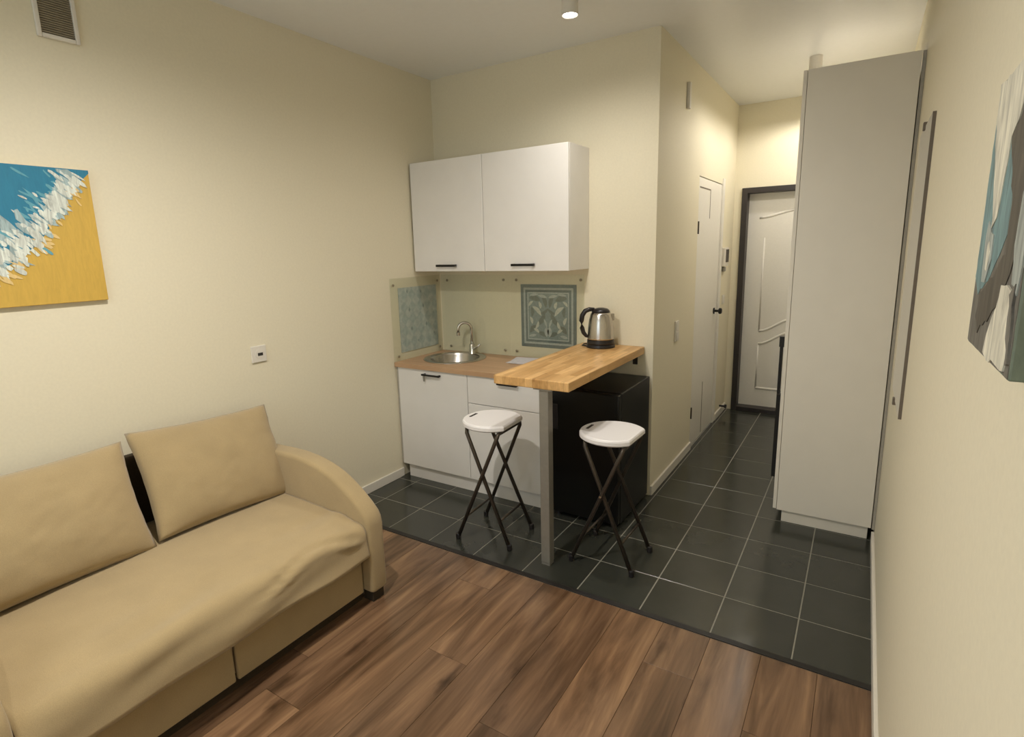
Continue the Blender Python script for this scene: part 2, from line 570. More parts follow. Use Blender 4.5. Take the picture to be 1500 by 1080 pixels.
def plate_mesh(name, w, l, t, ch, mat):
    """a chamfered plate, top at z=0, centred"""
    bm = bmesh.new()
    lo = [bm.verts.new((sx * w / 2, sy * l / 2, -t)) for sx, sy in ((-1, -1), (1, -1), (1, 1), (-1, 1))]
    mi = [bm.verts.new((sx * w / 2, sy * l / 2, -ch)) for sx, sy in ((-1, -1), (1, -1), (1, 1), (-1, 1))]
    up = [bm.verts.new((sx * (w / 2 - ch), sy * (l / 2 - ch), 0)) for sx, sy in ((-1, -1), (1, -1), (1, 1), (-1, 1))]
    for a, b in ((lo, mi), (mi, up)):
        for i in range(4):
            bm.faces.new((a[i], a[(i + 1) % 4], b[(i + 1) % 4], b[i]))
    bm.faces.new(up)
    bm.faces.new(lo[::-1])
    bmesh.ops.recalc_face_normals(bm, faces=bm.faces[:])
    me = bpy.data.meshes.new(name)
    bm.to_mesh(me)
    bm.free()
    me.materials.append(MATS[mat])
    return me

_cache = {}
def piece(name, x0, x1, y0, y1, t, ch, mat, parent):
    key = (name, round(x1 - x0, 4), round(y1 - y0, 4))
    if key not in _cache:
        _cache[key] = plate_mesh(name, x1 - x0, y1 - y0, t, ch, mat)
    o = bpy.data.objects.new(name, _cache[key])
    COL.objects.link(o)
    o.parent = parent
    o.location = ((x0 + x1) / 2, (y0 + y1) / 2, 0)
    return o

rng = random.Random(5)
PW, PL, G = 0.192, 1.286, 0.0012
nx = 0
x = 2.318 - 12 * PW
while x < XR:
    xa, xb = max(x, XL) + G / 2, min(x + PW, XR) - G / 2
    y = -0.032 - rng.uniform(0.15, 1.2)
    top = -0.032
    while top > YN:
        y0 = max(y, YN)
        if xb - xa > 0.01:
            piece('plank', xa, xb, y0 + G / 2, top - G / 2, 0.0035, 0.0006, 'plank_wood', floor)
        top, y = y, y - PL
    x += PW

S, GX = 0.302, 0.0058
x0g, y0g = 0.8002 - 3 * S, -0.0179
for i in range(12):
    for j in range(13):
        xa, xb = x0g + i * S + GX / 2, x0g + (i + 1) * S - GX / 2
        ya, yb = y0g + j * S + GX / 2, y0g + (j + 1) * S - GX / 2
        xa, xb, ya, yb = max(xa, XL), min(xb, XR), max(ya, 0.0), min(yb, YE)
        if xb - xa < 0.02 or yb - ya < 0.02:
            continue
        if ya > YB and xb < XC:
            continue
        if ya < YB < yb and xb < XC:
            yb = YB
        if ya > YB - 0.02 and xa < XC < xb:
            xa = XC
        piece('tile', xa, xb, ya, yb, 0.0012, 0.0007, 'slate_tile', floor)

struct('trim_1', boxm(XL, XR - 0.012, -0.031, -0.002, -0.0012, 0.003), 'joint_black', 'thin black joint strip between tiles and laminate', 'floor trim', 0.001)

def baseboard(name, x0, x1, y0, y1, label, h=0.062):
    struct(name, boxm(x0, x1, y0, y1, 0.0, h), 'trim_white', label, 'baseboard', 0.003)
baseboard('baseboard_left', XL, XL + 0.014, YN, 0.64, 'low white baseboard along the left wall')
baseboard('baseboard_right', XR - 0.014, XR, YN, 1.17, 'low white baseboard along the right wall')
baseboard('baseboard_corridor', XC, XC + 0.014, YB, DY0 - 0.005, 'low white baseboard between kitchen corner and inner door')
baseboard('baseboard_corridor_end', XC, XC + 0.014, DY1 + 0.045, YE, 'short white baseboard between inner door and entrance door')

# ------------------------------------------------------------------ inner door (corridor)
d1 = thing('door_1', 'white inner door with black knob in the corridor wall', 'door', (XC, (DY0 + DY1) / 2, 0), kind='structure')
bm = boxm(XC - 0.045, XC - 0.004, DY0 + 0.012, DY1 - 0.03, 0.008, DZ - 0.006)
leaf = obj('leaf', bm, 'door_white', d1, 0.002)
bm = bmesh.new()
box(bm, XC - 0.10, XC + 0.010, DY1 - 0.028, DY1 + 0.042, 0.0, DZ + 0.045)
obj('jamb', bm, 'door_white', d1, 0.003)
bm = bmesh.new()
box(bm, XC - 0.10, XC - 0.046, DY0, DY0 + 0.02, 0.0, DZ)
obj('jamb', bm, 'door_groove', d1)
# inlaid dark lines
def inlay(y0, y1, z0, z1):
    obj('inlay', boxm(XC - 0.006, XC - 0.0025, y0, y1, z0, z1), 'door_groove', leaf)
inlay(2.175, 2.515, 1.985, 1.995)
inlay(2.505, 2.515, 1.775, 1.985)
inlay(2.503, 2.514, 0.03, 0.465)
for z0, z1 in ((1.655, 1.745), (0.245, 0.335)):
    bm = bmesh.new()
    tube(bm, [(XC + 0.002, DY0 + 0.012, z0), (XC + 0.002, DY0 + 0.012, z1)], 0.006, 10)
    obj('hinge', bm, 'stool_tube', d1)
bm = bmesh.new()
tube(bm, [(XC - 0.005, 2.80, 1.022), (XC + 0.004, 2.80, 1.022)], 0.026, 20)
tube(bm, [(XC + 0.003, 2.80, 1.022), (XC + 0.045, 2.80, 1.022)], 0.010, 14)
tube(bm, [(XC + 0.036, 2.80, 1.022), (XC + 0.042, 2.80, 1.022), (XC + 0.058, 2.80, 1.022), (XC + 0.064, 2.80, 1.022)], [0.016, 0.025, 0.025, 0.016], 20)
obj('knob', bm, 'black_metal', d1, smooth=False)

# ------------------------------------------------------------------ entrance door
d2 = thing('door_2', 'white panelled entrance door in a black frame at corridor end', 'door', ((EX0 + EX1) / 2, YE, 0), kind='structure')
bm = bmesh.new()
fw = 0.048
FB, LF = YE + 0.119, YE + 0.088          # frame back, leaf face: the door sits deep in its frame
box(bm, EX0, EX0 + fw, YE - 0.022, FB, 0, EZ)
box(bm, EX1 - fw, EX1, YE - 0.022, FB, 0, EZ)
box(bm, EX0 + fw, EX1 - fw, YE - 0.022, FB, EZ - fw, EZ)
box(bm, EX0 + fw, EX1 - fw, YE - 0.022, FB, 0.0, 0.040)
obj('frame', bm, 'entry_frame', d2, 0.003)
dl = obj('leaf', boxm(EX0 + fw, EX1 - fw, LF, FB, 0.040, EZ - fw), 'door_white', d2)
cxd = (EX0 + EX1) / 2
def ridge(fn, x0, x1, r=0.013):
    bm = bmesh.new()
    pts = [(x0 + (x1 - x0) * k / 16, LF + 0.005, fn((x0 + (x1 - x0) * k / 16 - x0) / (x1 - x0))) for k in range(17)]
    tube(bm, pts, r, 8)
    obj('moulding', bm, 'door_white', dl, smooth=True)
sm = lambda t: t * t * (3 - 2 * t)
xa, xb = 1.935, EX1 - fw - 0.13
arch = lambda z, d: (lambda t: z + d * sm(min(1, 2 * t) if t < .5 else min(1, 2 - 2 * t)))
ridge(arch(0.765, 0.12), xa, xb)
ridge(arch(0.645, 0.12), xa, xb)
ridge(arch(1.80, 0.06), xa - 0.05, xb + 0.05)
ridge(lambda t: 0.215, xa, xb)
bm = bmesh.new()
for xx in (xa, xb):
    tube(bm, [(xx, LF + 0.008, 0.215), (xx, LF + 0.008, 0.645)], 0.011, 8)
    tube(bm, [(xx, LF + 0.008, 0.765), (xx, LF + 0.008, 1.62)], 0.011, 8)
obj('moulding', bm, 'door_white', dl, smooth=True)
bm = bmesh.new()
tube(bm, [(EX1 - fw - 0.06, LF + 0.001, 1.02), (EX1 - fw - 0.06, LF - 0.05, 1.02), (EX1 - fw - 0.17, LF - 0.055, 1.02)], 0.009, 10)
obj('door_handle', bm, 'black_metal', d2)

# ------------------------------------------------------------------ corridor wall bits
def wall_box(name, x0, x1, y0, y1, z0, z1, mat, label, cat, bevel=0.003):
    o = obj(name, boxm(x0, x1, y0, y1, z0, z1), mat, None, bevel)
    recenter(o)
    return tag(o, label, cat)

sw = thing('light_switch', 'white double light switch beside the kitchen wall corner', 'switch', (XC, 1.655, 0.94))
obj('plate', boxm(XC, XC + 0.009, 1.615, 1.695, 0.935, 1.075), 'trim_white', sw, 0.003)
for z0 in (0.945, 1.01):
    obj('rocker', boxm(XC + 0.008, XC + 0.013, 1.625, 1.685, z0, z0 + 0.055), 'trim_white', sw, 0.002)
sw = thing('light_switch', 'small white light switch beside the black knob of the inner door', 'switch', (XC, 3.12, 1.05))
obj('plate', boxm(XC, XC + 0.009, 3.08, 3.16, 1.05, 1.13), 'trim_white', sw, 0.003)
obj('rocker', boxm(XC + 0.008, XC + 0.013, 3.09, 3.15, 1.06, 1.12), 'trim_white', sw, 0.002)
ic = thing('intercom', 'white wall intercom with dark screen near the entrance door', 'intercom', (XC, 3.06, 1.38))
obj('body', boxm(XC, XC + 0.030, 2.985, 3.145, 1.385, 1.545), 'trim_white', ic, 0.006)
obj('screen', boxm(XC + 0.029, XC + 0.034, 3.03, 3.135, 1.42, 1.53), 'screen_dark', ic, 0.002)
obj('button', boxm(XC + 0.002, XC + 0.026, 3.02, 3.075, 1.342, 1.38), 'grey_post', ic, 0.004)
ds = thing('door_stop', 'small black door stop above the short corridor baseboard', 'door stop', (XC, 3.20, 0.06))
bm = bmesh.new()
tube(bm, [(XC + 0.002, 3.20, 0.085), (XC + 0.05, 3.20, 0.085)], 0.009, 10)
obj('stem', bm, 'black_plastic', ds)
bm = bmesh.new()
tube(bm, [(XC + 0.048, 3.20, 0.085), (XC + 0.066, 3.20, 0.085)], 0.017, 14)
obj('bumper', bm, 'black_plastic', ds)
wall_box('wall_sensor', XC, XC + 0.022, 1.722, 1.758, 2.44, 2.60, 'trim_white', 'slim pale upright box high on the corridor wall', 'sensor', 0.005)

# ------------------------------------------------------------------ wardrobe
WX0, WY0, WY1, WH = 2.392, 1.175, 2.19, 2.415
WXR = 2.866
w = thing('wardrobe', 'tall off-white wardrobe standing against the right wall by the corridor', 'wardrobe', ((WX0 + XR) / 2, (WY0 + WY1) / 2, 0))
obj('side_panel', boxm(WX0 + 0.020, WXR, WY0, WY0 + 0.018, 0.075, WH), 'wardrobe_white', w, 0.0015)
obj('side_panel', boxm(WX0 + 0.020, WXR, WY1 - 0.018, WY1, 0.075, WH), 'wardrobe_white', w, 0.0015)
bm = bmesh.new()
box(bm, WX0 + 0.020, WXR, WY0 + 0.0185, WY1 - 0.0185, WH - 0.018, WH)
box(bm, WX0 + 0.020, WXR, WY0 + 0.0185, WY1 - 0.0185, 0.075, 0.093)
box(bm, WXR - 0.006, WXR, WY0 + 0.0185, WY1 - 0.0185, 0.093, WH - 0.018)
obj('carcass', bm, 'wardrobe_white', w)
bm = bmesh.new()
box(bm, WX0 + 0.045, WXR - 0.012, WY0 + 0.022, WY1 - 0.022, 0.0, 0.075)
obj('plinth', bm, 'wardrobe_white', w, 0.002)
mid = (WY0 + WY1) / 2
for y0, y1 in ((WY0 + 0.001, mid - 0.002), (mid + 0.002, WY1 - 0.001)):
    dd = obj('door', boxm(WX0, WX0 + 0.018, y0, y1, 0.080, WH - 0.002), 'wardrobe_white', w, 0.0015)
    if y0 < mid - 0.1:
        hy = 1.275
        bm = bmesh.new()
        box(bm, WX0 - 0.030, WX0 - 0.0005, hy - 0.012, hy + 0.012, 0.235, 0.735)
        box(bm, WX0 - 0.030, WX0 - 0.014, hy - 0.010, hy + 0.010, 0.735, 1.005)
        box(bm, WX0 - 0.034, WX0 - 0.0005, hy - 0.014, hy + 0.014, 1.005, 1.065)
        obj('pull_handle', bm, 'black_metal', dd, 0.002)['label'] = 'long black pull handle'
    else:
        bm = bmesh.new()
        box(bm, WX0 - 0.030, WX0 - 0.0005, WY1 - 0.112, WY1 - 0.088, 0.235, 0.735)
        obj('pull_handle', bm, 'black_metal', dd, 0.002)['label'] = 'long black pull handle'
obj('filler_strip', boxm(WXR + 0.004, XR - 0.001, WY0 + 0.012, WY0 + 0.030, 0.064, WH), 'carcass_edge', w)

# ------------------------------------------------------------------ mirror on the right wall
mr = thing('wall_mirror', 'frameless wall mirror between wardrobe and small painting', 'mirror', (XR, 0.55, 0.92))
MY0, MY1, MZ0, MZ1 = 0.255, 0.80, 0.935, 1.992
obj('pane', boxm(XR - 0.010, XR - 0.002, MY0, MY1, MZ0, MZ1), 'mirror_silver', mr)
obj('edge', boxm(XR - 0.0105, XR, MY0 - 0.0035, MY0 - 0.0003, MZ0, MZ1), 'door_groove', mr)['label'] = 'dark mirror edge'
for y, z in ((0.62, MZ1), (0.62, MZ0 - 0.03)):
    obj('clip', boxm(XR - 0.014, XR - 0.0, y - 0.014, y + 0.014, z - 0.006, z + 0.024), 'door_groove', mr, 0.002)

# ------------------------------------------------------------------ base cabinets
CF, KF, WZ = 0.632, 0.662, 0.838
BZ = WZ - 0.030

def bar_handle(x0, x1, y, z, parent, r=0.006):
    bm = bmesh.new()
    box(bm, x0, x1, y - 0.030, y - 0.020, z - r, z + r)
    for xx in (x0 + 0.012, x1 - 0.012):
        box(bm, xx - 0.006, xx + 0.006, y - 0.022, y + 0.001, z - r, z + r)
    o = obj('handle', bm, 'black_metal', parent, 0.002)
    o['label'] = 'black bar handle'
    return o

X0, XM, X1 = 0.052, 0.644, 1.232
c1 = thing('base_cabinet', 'white base cabinet with one plain door under the sink', 'cabinet', ((X0 + XM) / 2, 0.9, 0), group='kitchen base units')
bm = bmesh.new()
box(bm, X0, X0 + 0.016, CF + 0.018, YB - 0.004, 0.095, BZ)
box(bm, XM - 0.018, XM - 0.001, CF + 0.018, YB - 0.004, 0.095, BZ)
box(bm, X0 + 0.0165, XM - 0.0185, CF + 0.018, YB - 0.004, 0.095, 0.111)
box(bm, X0 + 0.0165, XM - 0.0185, YB - 0.012, YB - 0.004, 0.111, BZ)
obj('body', bm, 'cabinet_white', c1)
obj('plinth', boxm(X0 + 0.028, XM - 0.001, KF, KF + 0.016, 0.0, 0.094), 'cabinet_white', c1)
dr = obj('door', boxm(X0 + 0.002, XM - 0.002, CF, CF + 0.017, 0.100, BZ - 0.004), 'cabinet_white', c1, 0.002)
bar_handle(0.285, 0.435, CF, 0.776, dr)
bm = bmesh.new()
prism(bm, [(0.296, 0.768), (0.312, 0.768), (0.306, 0.732), (0.300, 0.732)], 'y', CF - 0.026, CF - 0.020)
obj('hook', bm, 'grey_post', dr)
obj('side_filler', boxm(XL + 0.001, X0 - 0.002, CF + 0.006, CF + 0.02, 0.1, BZ), 'carcass_edge', c1)

c2 = thing('base_cabinet', 'white base cabinet with a drawer over a deep front behind the near stool', 'cabinet', ((XM + X1) / 2, 0.9, 0), group='kitchen base units')
bm = bmesh.new()
box(bm, XM + 0.001, XM + 0.017, CF + 0.018, YB - 0.004, 0.095, BZ)
box(bm, X1 - 0.018, X1, CF + 0.018, YB - 0.004, 0.0, BZ)
box(bm, XM + 0.0175, X1 - 0.0185, CF + 0.018, YB - 0.004, 0.095, 0.111)
box(bm, XM + 0.0175, X1 - 0.0185, YB - 0.012, YB - 0.004, 0.111, BZ)
obj('body', bm, 'cabinet_white', c2)
obj('plinth', boxm(XM, X1 - 0.020, KF, KF + 0.016, 0.0, 0.094), 'cabinet_white', c2)
dw = obj('drawer', boxm(XM + 0.002, X1 - 0.002, CF, CF + 0.017, 0.622, BZ - 0.004), 'cabinet_white', c2, 0.002)
bar_handle(0.885, 1.03, CF, 0.776, dw)
obj('deep_front', boxm(XM + 0.002, X1 - 0.002, CF, CF + 0.017, 0.100, 0.618), 'cabinet_white', c2, 0.002)

# worktop with a round hole for the sink
SX, SY, SR = 0.330, 0.925, 0.205
bm = bmesh.new()
wx0, wx1, wy0, wy1 = XL + 0.003, X1 + 0.012, 0.615, YB - 0.002
seg = 48
outer = []
for k in range(seg):
    a = 2 * math.pi * k / seg
    dx, dy = math.cos(a), math.sin(a)
    t = min(((wx1 - SX) if dx > 0 else (wx0 - SX)) / dx if abs(dx) > 1e-6 else 1e9,
            ((wy1 - SY) if dy > 0 else (wy0 - SY)) / dy if abs(dy) > 1e-6 else 1e9)
    outer.append((SX + dx * t, SY + dy * t))
# snap the nearest samples to the true corners
for c in ((wx0, wy0), (wx1, wy0), (wx1, wy1), (wx0, wy1)):
    i = min(range(seg), key=lambda i: (outer[i][0] - c[0]) ** 2 + (outer[i][1] - c[1]) ** 2)
    outer[i] = c
inner = [(SX + (SR - 0.012) * math.cos(2 * math.pi * k / seg), SY + (SR - 0.012) * math.sin(2 * math.pi * k / seg)) for k in range(seg)]
lv = {}
for nm, pts in (('o', outer), ('i', inner)):
    for z in (BZ, WZ):
        lv[nm, z] = [bm.verts.new((p[0], p[1], z)) for p in pts]
for k in range(seg):
    k2 = (k + 1) % seg
    bm.faces.new((lv['o', WZ][k], lv['o', WZ][k2], lv['i', WZ][k2], lv['i', WZ][k]))
    bm.faces.new((lv['o', BZ][k2], lv['o', BZ][k], lv['i', BZ][k], lv['i', BZ][k2]))
    bm.faces.new((lv['o', BZ][k], lv['o', BZ][k2], lv['o', WZ][k2], lv['o', WZ][k]))
    bm.faces.new((lv['i', BZ][k2], lv['i', BZ][k], lv['i', WZ][k], lv['i', WZ][k2]))
o = obj('worktop', bm, 'worktop_laminate')
recenter(o)
tag(o, 'brown wood-look kitchen worktop holding the round sink', 'worktop')

# sink
sk = thing('kitchen_sink', 'round stainless steel sink set into the brown worktop', 'sink', (SX, SY, WZ))
bm = bmesh.new()
lathe(bm, [(SR - 0.030, WZ + 0.004), (SR - 0.012, WZ + 0.006), (SR + 0.012, WZ + 0.006), (SR + 0.018, WZ + 0.0005), (SR - 0.013, WZ + 0.0005)], SX, SY, 48)
obj('rim', bm, 'steel', sk, smooth=True)
bm = bmesh.new()
lathe(bm, [(SR - 0.026, WZ + 0.005), (SR - 0.034, WZ - 0.01), (SR - 0.048, WZ - 0.12), (SR - 0.08, WZ - 0.15), (0.025, WZ - 0.155)], SX, SY, 48)
bw = obj('bowl', bm, 'steel', sk, smooth=True)
bm = bmesh.new()
lathe(bm, [(0.0, WZ - 0.158), (0.032, WZ - 0.158), (0.032, WZ - 0.150), (0.0, WZ - 0.152)], SX, SY, 24)
obj('drain', bm, 'chrome', bw)

# faucet
FX, FY = 0.375, 1.075
fc = thing('faucet', 'chrome gooseneck kitchen faucet behind the round sink', 'faucet', (FX, FY, WZ + 0.006))
bm = bmesh.new()
lathe(bm, [(0.0, WZ + 0.0062), (0.027, WZ + 0.0062), (0.027, WZ + 0.014), (0.021, WZ + 0.02), (0.020, WZ + 0.075), (0.014, WZ + 0.085), (0.0, WZ + 0.086)], FX, FY, 24)
obj('body', bm, 'chrome', fc, smooth=True)
R0 = 0.048
dirx, diry = -0.80, -0.60
pts = [(FX, FY, WZ + 0.08), (FX, FY, WZ + 0.19)]
for k in range(13):
    a = math.pi * k / 12
    d = R0 * (1 - math.cos(a))
    pts.append((FX + dirx * d, FY + diry * d, WZ + 0.19 + R0 * math.sin(a)))
pts.append((FX + dirx * 2 * R0, FY + diry * 2 * R0, WZ + 0.165))
bm = bmesh.new()
tube(bm, pts, 0.0105, 14)
sp = obj('spout', bm, 'chrome', fc, smooth=True)
bm = bmesh.new()
q = (FX + dirx * 2 * R0, FY + diry * 2 * R0)
tube(bm, [(q[0], q[1], WZ + 0.168), (q[0], q[1], WZ + 0.145)], 0.013, 14)
obj('aerator', bm, 'steel', sp)
bm = bmesh.new()
tube(bm, [(FX + 0.016, FY - 0.004, WZ + 0.05), (FX + 0.035, FY - 0.008, WZ + 0.055), (FX + 0.085, FY - 0.02, WZ + 0.085)], [0.012, 0.009, 0.006], 12)
obj('lever', bm, 'chrome', fc, smooth=True)

# booklet on the worktop
bk = thing('paper_sheets', 'white paper sheets lying on the worktop beside the bar counter', 'paper', (0.86, 1.0, WZ + 0.001))
for k, (dx, rz) in enumerate(((0, 0.0), (0.012, 0.12))):
    bm = bmesh.new()
    box(bm, -0.105, 0.105, -0.075, 0.075, 0.0, 0.002)
    for v in bm.verts:
        v.co.z += 0.012 * max(0, v.co.y / 0.075) * k
    o = obj('sheet', bm, 'paper', bk, local=True)
    o.location = (dx, 0.0, 0.0024 * k)
    o.rotation_euler = (0, 0, rz)

# ------------------------------------------------------------------ upper cabinets
UZ0, UZ1, UY = 1.450, 2.1765, 0.872
UX0, UXM, UX1 = 0.050, 0.646, 1.250
for (a, b, hx0, hx1, lab) in ((UX0, UXM, 0.262, 0.425, 'white wall cabinet above the sink, left of the pair'),
                              (UXM, UX1, 0.862, 1.025, 'white wall cabinet nearer the corridor, right of the pair')):
    u = thing('wall_cabinet', lab, 'cabinet', ((a + b) / 2, (UY + YB) / 2, UZ0), group='kitchen wall units')
    bm = bmesh.new()
    box(bm, a + 0.001, a + 0.017, UY + 0.019, YB - 0.002, UZ0, UZ1)
    box(bm, b - 0.017, b - 0.001, UY + 0.019, YB - 0.002, UZ0, UZ1)
    box(bm, a + 0.0175, b - 0.0175, UY + 0.019, YB - 0.002, UZ0, UZ0 + 0.016)
    box(bm, a + 0.0175, b - 0.0175, UY + 0.019, YB - 0.002, UZ1 - 0.016, UZ1)
    box(bm, a + 0.0175, b - 0.0175, YB - 0.008, YB - 0.002, UZ0 + 0.0165, UZ1 - 0.0165)
    obj('body', bm, 'cabinet_white', u)
    d = obj('door', boxm(a + 0.0015, b - 0.0015, UY, UY + 0.018, UZ0 - 0.002, UZ1 - 0.001), 'cabinet_white', u, 0.003)
    bar_handle(hx0, hx1, UY, 1.487, d, 0.0075)

# ------------------------------------------------------------------ glass splashback panels
def screws(pts, axis, parent):
    for p in pts:
        bm = bmesh.new()
        n = Vector((1, 0, 0)) if axis == 'x' else Vector((0, -1, 0))
        p = Vector(p)
        tube(bm, [p, p + n * 0.004, p + n * 0.006], [0.009, 0.009, 0.005], 12)
        obj('screw', bm, 'screw', parent)

GZ0, GZ1 = WZ + 0.002, 1.412
g = thing('glass_panel', 'clear glass splashback on the left wall with a pale blue quilt print', 'glass panel', (XL, 0.88, GZ0), group='glass splashback panels')
GXp = XL + 0.012
obj('pane', boxm(XL + 0.008, GXp, 0.612, YB - 0.022, GZ0, GZ1), 'clear_glass', g)
qp = obj('print', boxm(XL + 0.003, XL + 0.0055, 0.695, 1.105, 0.892, 1.343), 'quilt_print', g)
qp['label'] = 'pale blue diamond print'
for (y, z, s) in ((0.785, 1.315, .016), (0.93, 1.305, .014), (0.80, 1.185, .017), (0.95, 1.20, .017), (0.815, 1.05, .018), (0.975, 1.065, .018), (1.06, 1.14, .012), (1.06, 0.99, .012), (0.88, 0.955, .012)):
    bm = bmesh.new()
    prism(bm, [(y - s * .6, z), (y, z - s), (y + s * .6, z), (y, z + s)], 'x', XL + 0.0055, XL + 0.0062)
    obj('print_diamond', bm, 'quilt_accent', qp)
screws([(GXp, 0.642, 1.366), (GXp, 0.656, 0.872), (GXp, 1.115, 1.37), (GXp, 1.115, 0.872)], 'x', g)
yp = YB - 0.012
g = thing('glass_panel', 'plain clear glass splashback behind the faucet', 'glass panel', (0.35, YB, GZ0), group='glass splashback panels')
obj('pane', boxm(XL + 0.018, 0.661, yp, yp + 0.004, GZ0, GZ1), 'clear_glass', g)
screws([(0.114, yp, 1.370), (0.609, yp, 1.376), (0.124, yp, 0.876), (0.610, yp, 0.878)], 'y', g)
g = thing('glass_panel', 'clear glass splashback with a square grey-blue ornamental print', 'glass panel', (0.94, YB, GZ0), group='glass splashback panels')
obj('pane', boxm(0.665, 1.222, yp, yp + 0.004, GZ0, GZ1), 'clear_glass', g)
screws([(0.714, yp, 1.376), (1.198, yp, 1.378), (0.707, yp, 0.880), (1.198, yp, 0.880)], 'y', g)
# the print: nested borders and a mirrored leaf ornament
PX0, PX1, PZ0, PZ1 = 0.744, 1.163, 0.916, 1.346
pr = obj('print', boxm(PX0, PX1, YB - 0.0042, YB - 0.001, PZ0, PZ1), 'print_dark', g)
def ring(bm, i0, i1, y):
    a = (PX0 + i0, PX1 - i0, PZ0 + i0, PZ1 - i0)
    b = (PX0 + i1, PX1 - i1, PZ0 + i1, PZ1 - i1)
    box(bm, a[0], b[0], y, y + 0.0004, a[2], a[3])
    box(bm, b[1], a[1], y, y + 0.0004, a[2], a[3])
    box(bm, b[0], b[1], y, y + 0.0004, b[3], a[3])
    box(bm, b[0], b[1], y, y + 0.0004, a[2], b[2])
bm = bmesh.new(); ring(bm, 0.022, 0.036, YB - 0.0047)
obj('print_border', bm, 'print_pale', pr)
bm = bmesh.new(); ring(bm, 0.052, 0.060, YB - 0.0047)
obj('print_border', bm, 'print_pale', pr)
obj('print_field', boxm(PX0 + 0.060, PX1 - 0.060, YB - 0.0047, YB - 0.0043, PZ0 + 0.060, PZ1 - 0.060), 'print_mid', pr)
pcx, pcz = (PX0 + PX1) / 2, (PZ0 + PZ1) / 2
def leaf_shape(bm, x, z, L, Wd, ang, y, bend=0.25):
    for s in (-1, 1):
        pts = []
        for k in range(9):
            t = k / 8
            wv = Wd * math.sin(math.pi * t) ** 0.8
            pts.append((L * (t - .5), wv * .5 + bend * L * math.sin(math.pi * t) * .4))
        for k in range(7, 0, -1):
            t = k / 8
            wv = Wd * math.sin(math.pi * t) ** 0.8
            pts.append((L * (t - .5), -wv * .5 + bend * L * math.sin(math.pi * t) * .4))
        ca, sa = math.cos(ang), math.sin(ang)
        P = [(pcx + s * (x + ca * p[0] - sa * p[1]), pcz + z + sa * p[0] + ca * p[1]) for p in pts]
        prism(bm, P, 'y', y, y + 0.0003)
bm = bmesh.new()
for a in ((0.03, .10, .09, .03, 1.2), (0.10, .115, .09, .04, .2), (.055, -.02, .11, .035, 2.2), (.11, -.09, .08, .035, -.7), (.045, -.125, .07, .03, .4), (.125, .03, .07, .025, 1.5), (.03, .035, .08, .02, 2.6)):
    leaf_shape(bm, *a, YB - 0.0051)
obj('print_leaves', bm, 'print_deep', pr)
bm = bmesh.new()
for a in ((.085, .035, .095, .028, .75), (.062, .075, .05, .022, 1.3), (.13, -.03, .055, .022, 1.2), (.085, -.06, .06, .02, 2.0), (.09, -.10, .05, .02, .6), (.13, .085, .05, .018, -.8)):
    leaf_shape(bm, *a, YB - 0.0053)
obj('print_leaves', bm, 'print_cream', pr)
bm = bmesh.new()
for a in ((.012, -.105, .07, .035, 1.57, ), (.04, .135, .07, .02, .2), (.12, -.135, .06, .02, -.2), (.02, -.045, .06, .016, 1.2), (.105, .145, .07, .016, -.1)):
    leaf_shape(bm, *a, YB - 0.0053, 0.05)
obj('print_leaves', bm, 'print_pale', pr)

# ------------------------------------------------------------------ fridge under the bar counter
fr = thing('mini_fridge', 'black mini fridge standing under the wooden bar counter', 'fridge', (1.46, 0.88, 0))
obj('body', boxm(1.250, 1.666, 0.665, 1.145, 0.018, 0.792), 'black_gloss', fr, 0.006)
fd = obj('door', boxm(1.250, 1.668, 0.618, 0.661, 0.03, 0.790), 'black_gloss', fr, 0.008)
obj('door_grip', boxm(1.262, 1.30, 0.612, 0.620, 0.55, 0.70), 'black_plastic', fd, 0.003)
for xx in (1.28, 1.63):
    for yy in (0.66, 1.11):
        bm = bmesh.new()
        lathe(bm, [(0.0, 0.0), (0.018, 0.0), (0.018, 0.02), (0.0, 0.02)], xx, yy, 12)
        obj('foot', bm, 'black_plastic', fr)

# ------------------------------------------------------------------ bar counter
PZ, PT = 0.972, 0.046
BX0, BX1, BY0 = 1.207, 1.622, 0.095
bc = thing('bar_counter', 'butcher block bar counter on a grey post jutting from the kitchen wall', 'bar counter', (1.47, 0.13, 0))
obj('slab', boxm(BX0, BX1, BY0, YB - 0.002, PZ - PT, PZ), 'butcher_block', bc, 0.004)
lp = obj('post', boxm(1.456, 1.506, 0.108, 0.158, 0.012, PZ - PT - 0.006), 'grey_post', bc, 0.004)
obj('foot_plate', boxm(1.458, 1.504, 0.110, 0.156, 0.0, 0.012), 'grey_post', lp)
obj('top_plate', boxm(1.43, 1.53, 0.10, 0.185, PZ - PT - 0.006, PZ - PT), 'grey_post', lp)
bm = bmesh.new()
box(bm, 1.55, 1.58, YB - 0.09, YB - 0.002, PZ - PT - 0.004, PZ - PT)
box(bm, 1.55, 1.58, YB - 0.006, YB - 0.002, PZ - PT - 0.07, PZ - PT - 0.004)
obj('bracket', bm, 'slot_dark', bc)
obj('packer', boxm(1.214, 1.238, 0.66, YB - 0.01, WZ + 0.0015, PZ - PT), 'worktop_laminate', bc)

